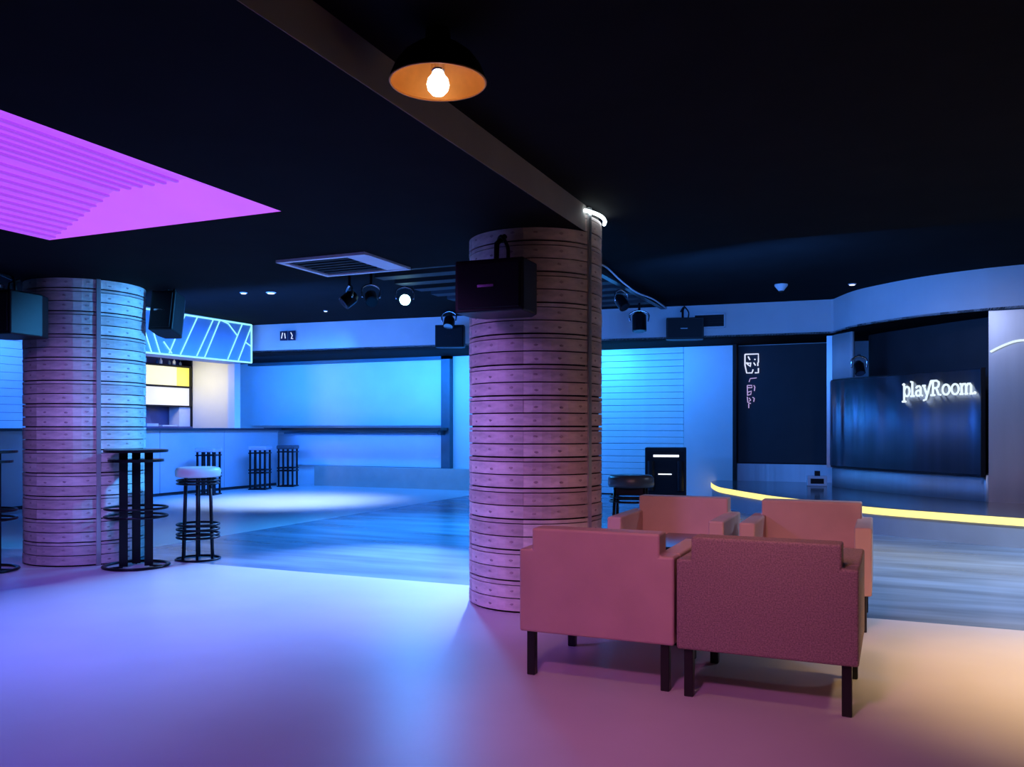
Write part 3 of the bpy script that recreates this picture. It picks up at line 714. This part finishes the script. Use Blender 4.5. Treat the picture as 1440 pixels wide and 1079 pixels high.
lantern('stage light hanging at the end of the track before the fascia', (-3.45, 12.95, 2.9), R(20), R(170), M['gloss_black'], .11, .3)
lantern('stage light midway on the track right of the middle column', (-3.35, 11.6, 3.02), R(60), R(140), M['gloss_black'], .08, .22)
lantern('stage light cluster above the blue lit loudspeaker', (-6.75, 12.9, 3.06), R(10), R(150), M['chrome'], .09, .2)
tr = thing('lighting_track', 'dark lighting track running along the ceiling right of the column', 'lighting track', (-3.2, 11.6, 3.2))
obj('beam', B(-.04, .04, -1.9, 1.9, -.05, .05), M['black_metal'], tr)
obj('cable', tube(bmesh.new(), catmull([(.07, -1.95, .0), (.08, -1.5, .04), (.07, -.8, -.02), (.07, 0, -.06), (.08, .9, -.03), (.07, 1.8, -.05)], 6), .012, 6), M['white_plastic'], tr, smooth=True)
for k in range(4): obj('hanger', B(-.01, .01, -1.6+k*1.05, -1.57+k*1.05, .04, .05), M['black_metal'], tr)
def downlight(label, loc, r=.05):
    t = thing('downlight', label, 'downlight', loc, 0, 'small ceiling downlights')
    obj('trim_ring', lathe(bmesh.new(), [(r, -.012), (r*1.25, 0)], 20), M['white_plastic'], t)
    obj('lamp', lathe(bmesh.new(), [(r*.8, -.018), (r*.8, -.01)], 20), M['tiny_lamp'], t)
downlight('small bright downlight left of its twin above the bar floor', (-8.65, 10.0, CZ), .045)
downlight('small dimmer downlight right of its twin above the bar floor', (-8.27, 10.15, CZ), .06)
downlight('tiny downlight nearest the fascia above the bar floor', (-8.7, 12.1, CZ), .03)
downlight('small white downlight in the dark ceiling above the stage', (-0.37, 12.75, CZ), .045)
sd = thing('smoke_detector', 'white cone shaped detector on the dark ceiling before the fascia', 'smoke detector', (-1.28, 12.4, CZ))
obj('body', lathe(bmesh.new(), [(.035, -.09), (.05, -.07), (.09, -.02), (.09, 0)], 20), M['white_plastic'], sd)
obj('sensor', lathe(bmesh.new(), [(.02, -.105), (.03, -.09)], 12), M['black_plastic'], sd)
vg = thing('wall_vent', 'white framed air vent on the fascia above the slatted wall', 'vent', (-2.55, 13.93, 2.98), R(5))
bm = bmesh.new(); a, b = .25, .115
box(bm, -a, a, -.03, 0, b-.02, b); box(bm, -a, a, -.03, 0, -b, -b+.02); box(bm, -a, -a+.02, -.03, 0, -b, b); box(bm, a-.02, a, -.03, 0, -b, b)
obj('frame', bm, M['white_plastic'], vg)
obj('grille', B(-a+.02, a-.02, -.012, 0, -b+.02, b-.02), M['grille'], vg)
for k in range(4): obj('slat', B(-a+.02, a-.02, -.022, -.012, -.075+k*.045, -.06+k*.045), M['grille'], vg)
# dark sign on the left fascia
fs = thing('fascia_sign', 'small dark navy sign with pale strokes on the blue fascia', 'sign', (-10.4, 13.26, 3.01), R(5))
obj('board', B(-.165, -.015, -.02, .0, -.09, .09), M['sign_navy'], fs); obj('board', B(.015, .165, -.02, .0, -.09, .09), M['sign_navy'], fs)
bm = bmesh.new()
for sgm in ([(-.13, -.05), (-.105, .06)], [(-.06, .05), (-.045, -.05)], [(.075, .06), (.11, .0), (.085, -.06), (.125, -.06)]):
    tube(bm, [(x, -.022, z_) for x, z_ in sgm], .009, 6)
obj('marking', bm, M['sign_white'], fs)
# white box on the stage and little spotlight over the screen
wb = thing('socket_box', 'small white box on the dark stage top before the steel strip', 'box', (-0.95, 14.5, SZ), R(10))
obj('body', B(-.15, .15, -.07, .07, 0, .16), M['white_plastic'], wb, bevel=.01)
obj('plug', B(-.03, .05, -.02, .04, .16, .24), M['black_plastic'], wb); obj('panel', B(-.1, .1, -.076, -.07, .04, .12), M['grille'], wb)
lantern('small black spotlight at the top left corner of the curved screen', (-0.30, 13.62, 2.14), R(20), R(150), M['gloss_black'], .075, .2, .2)
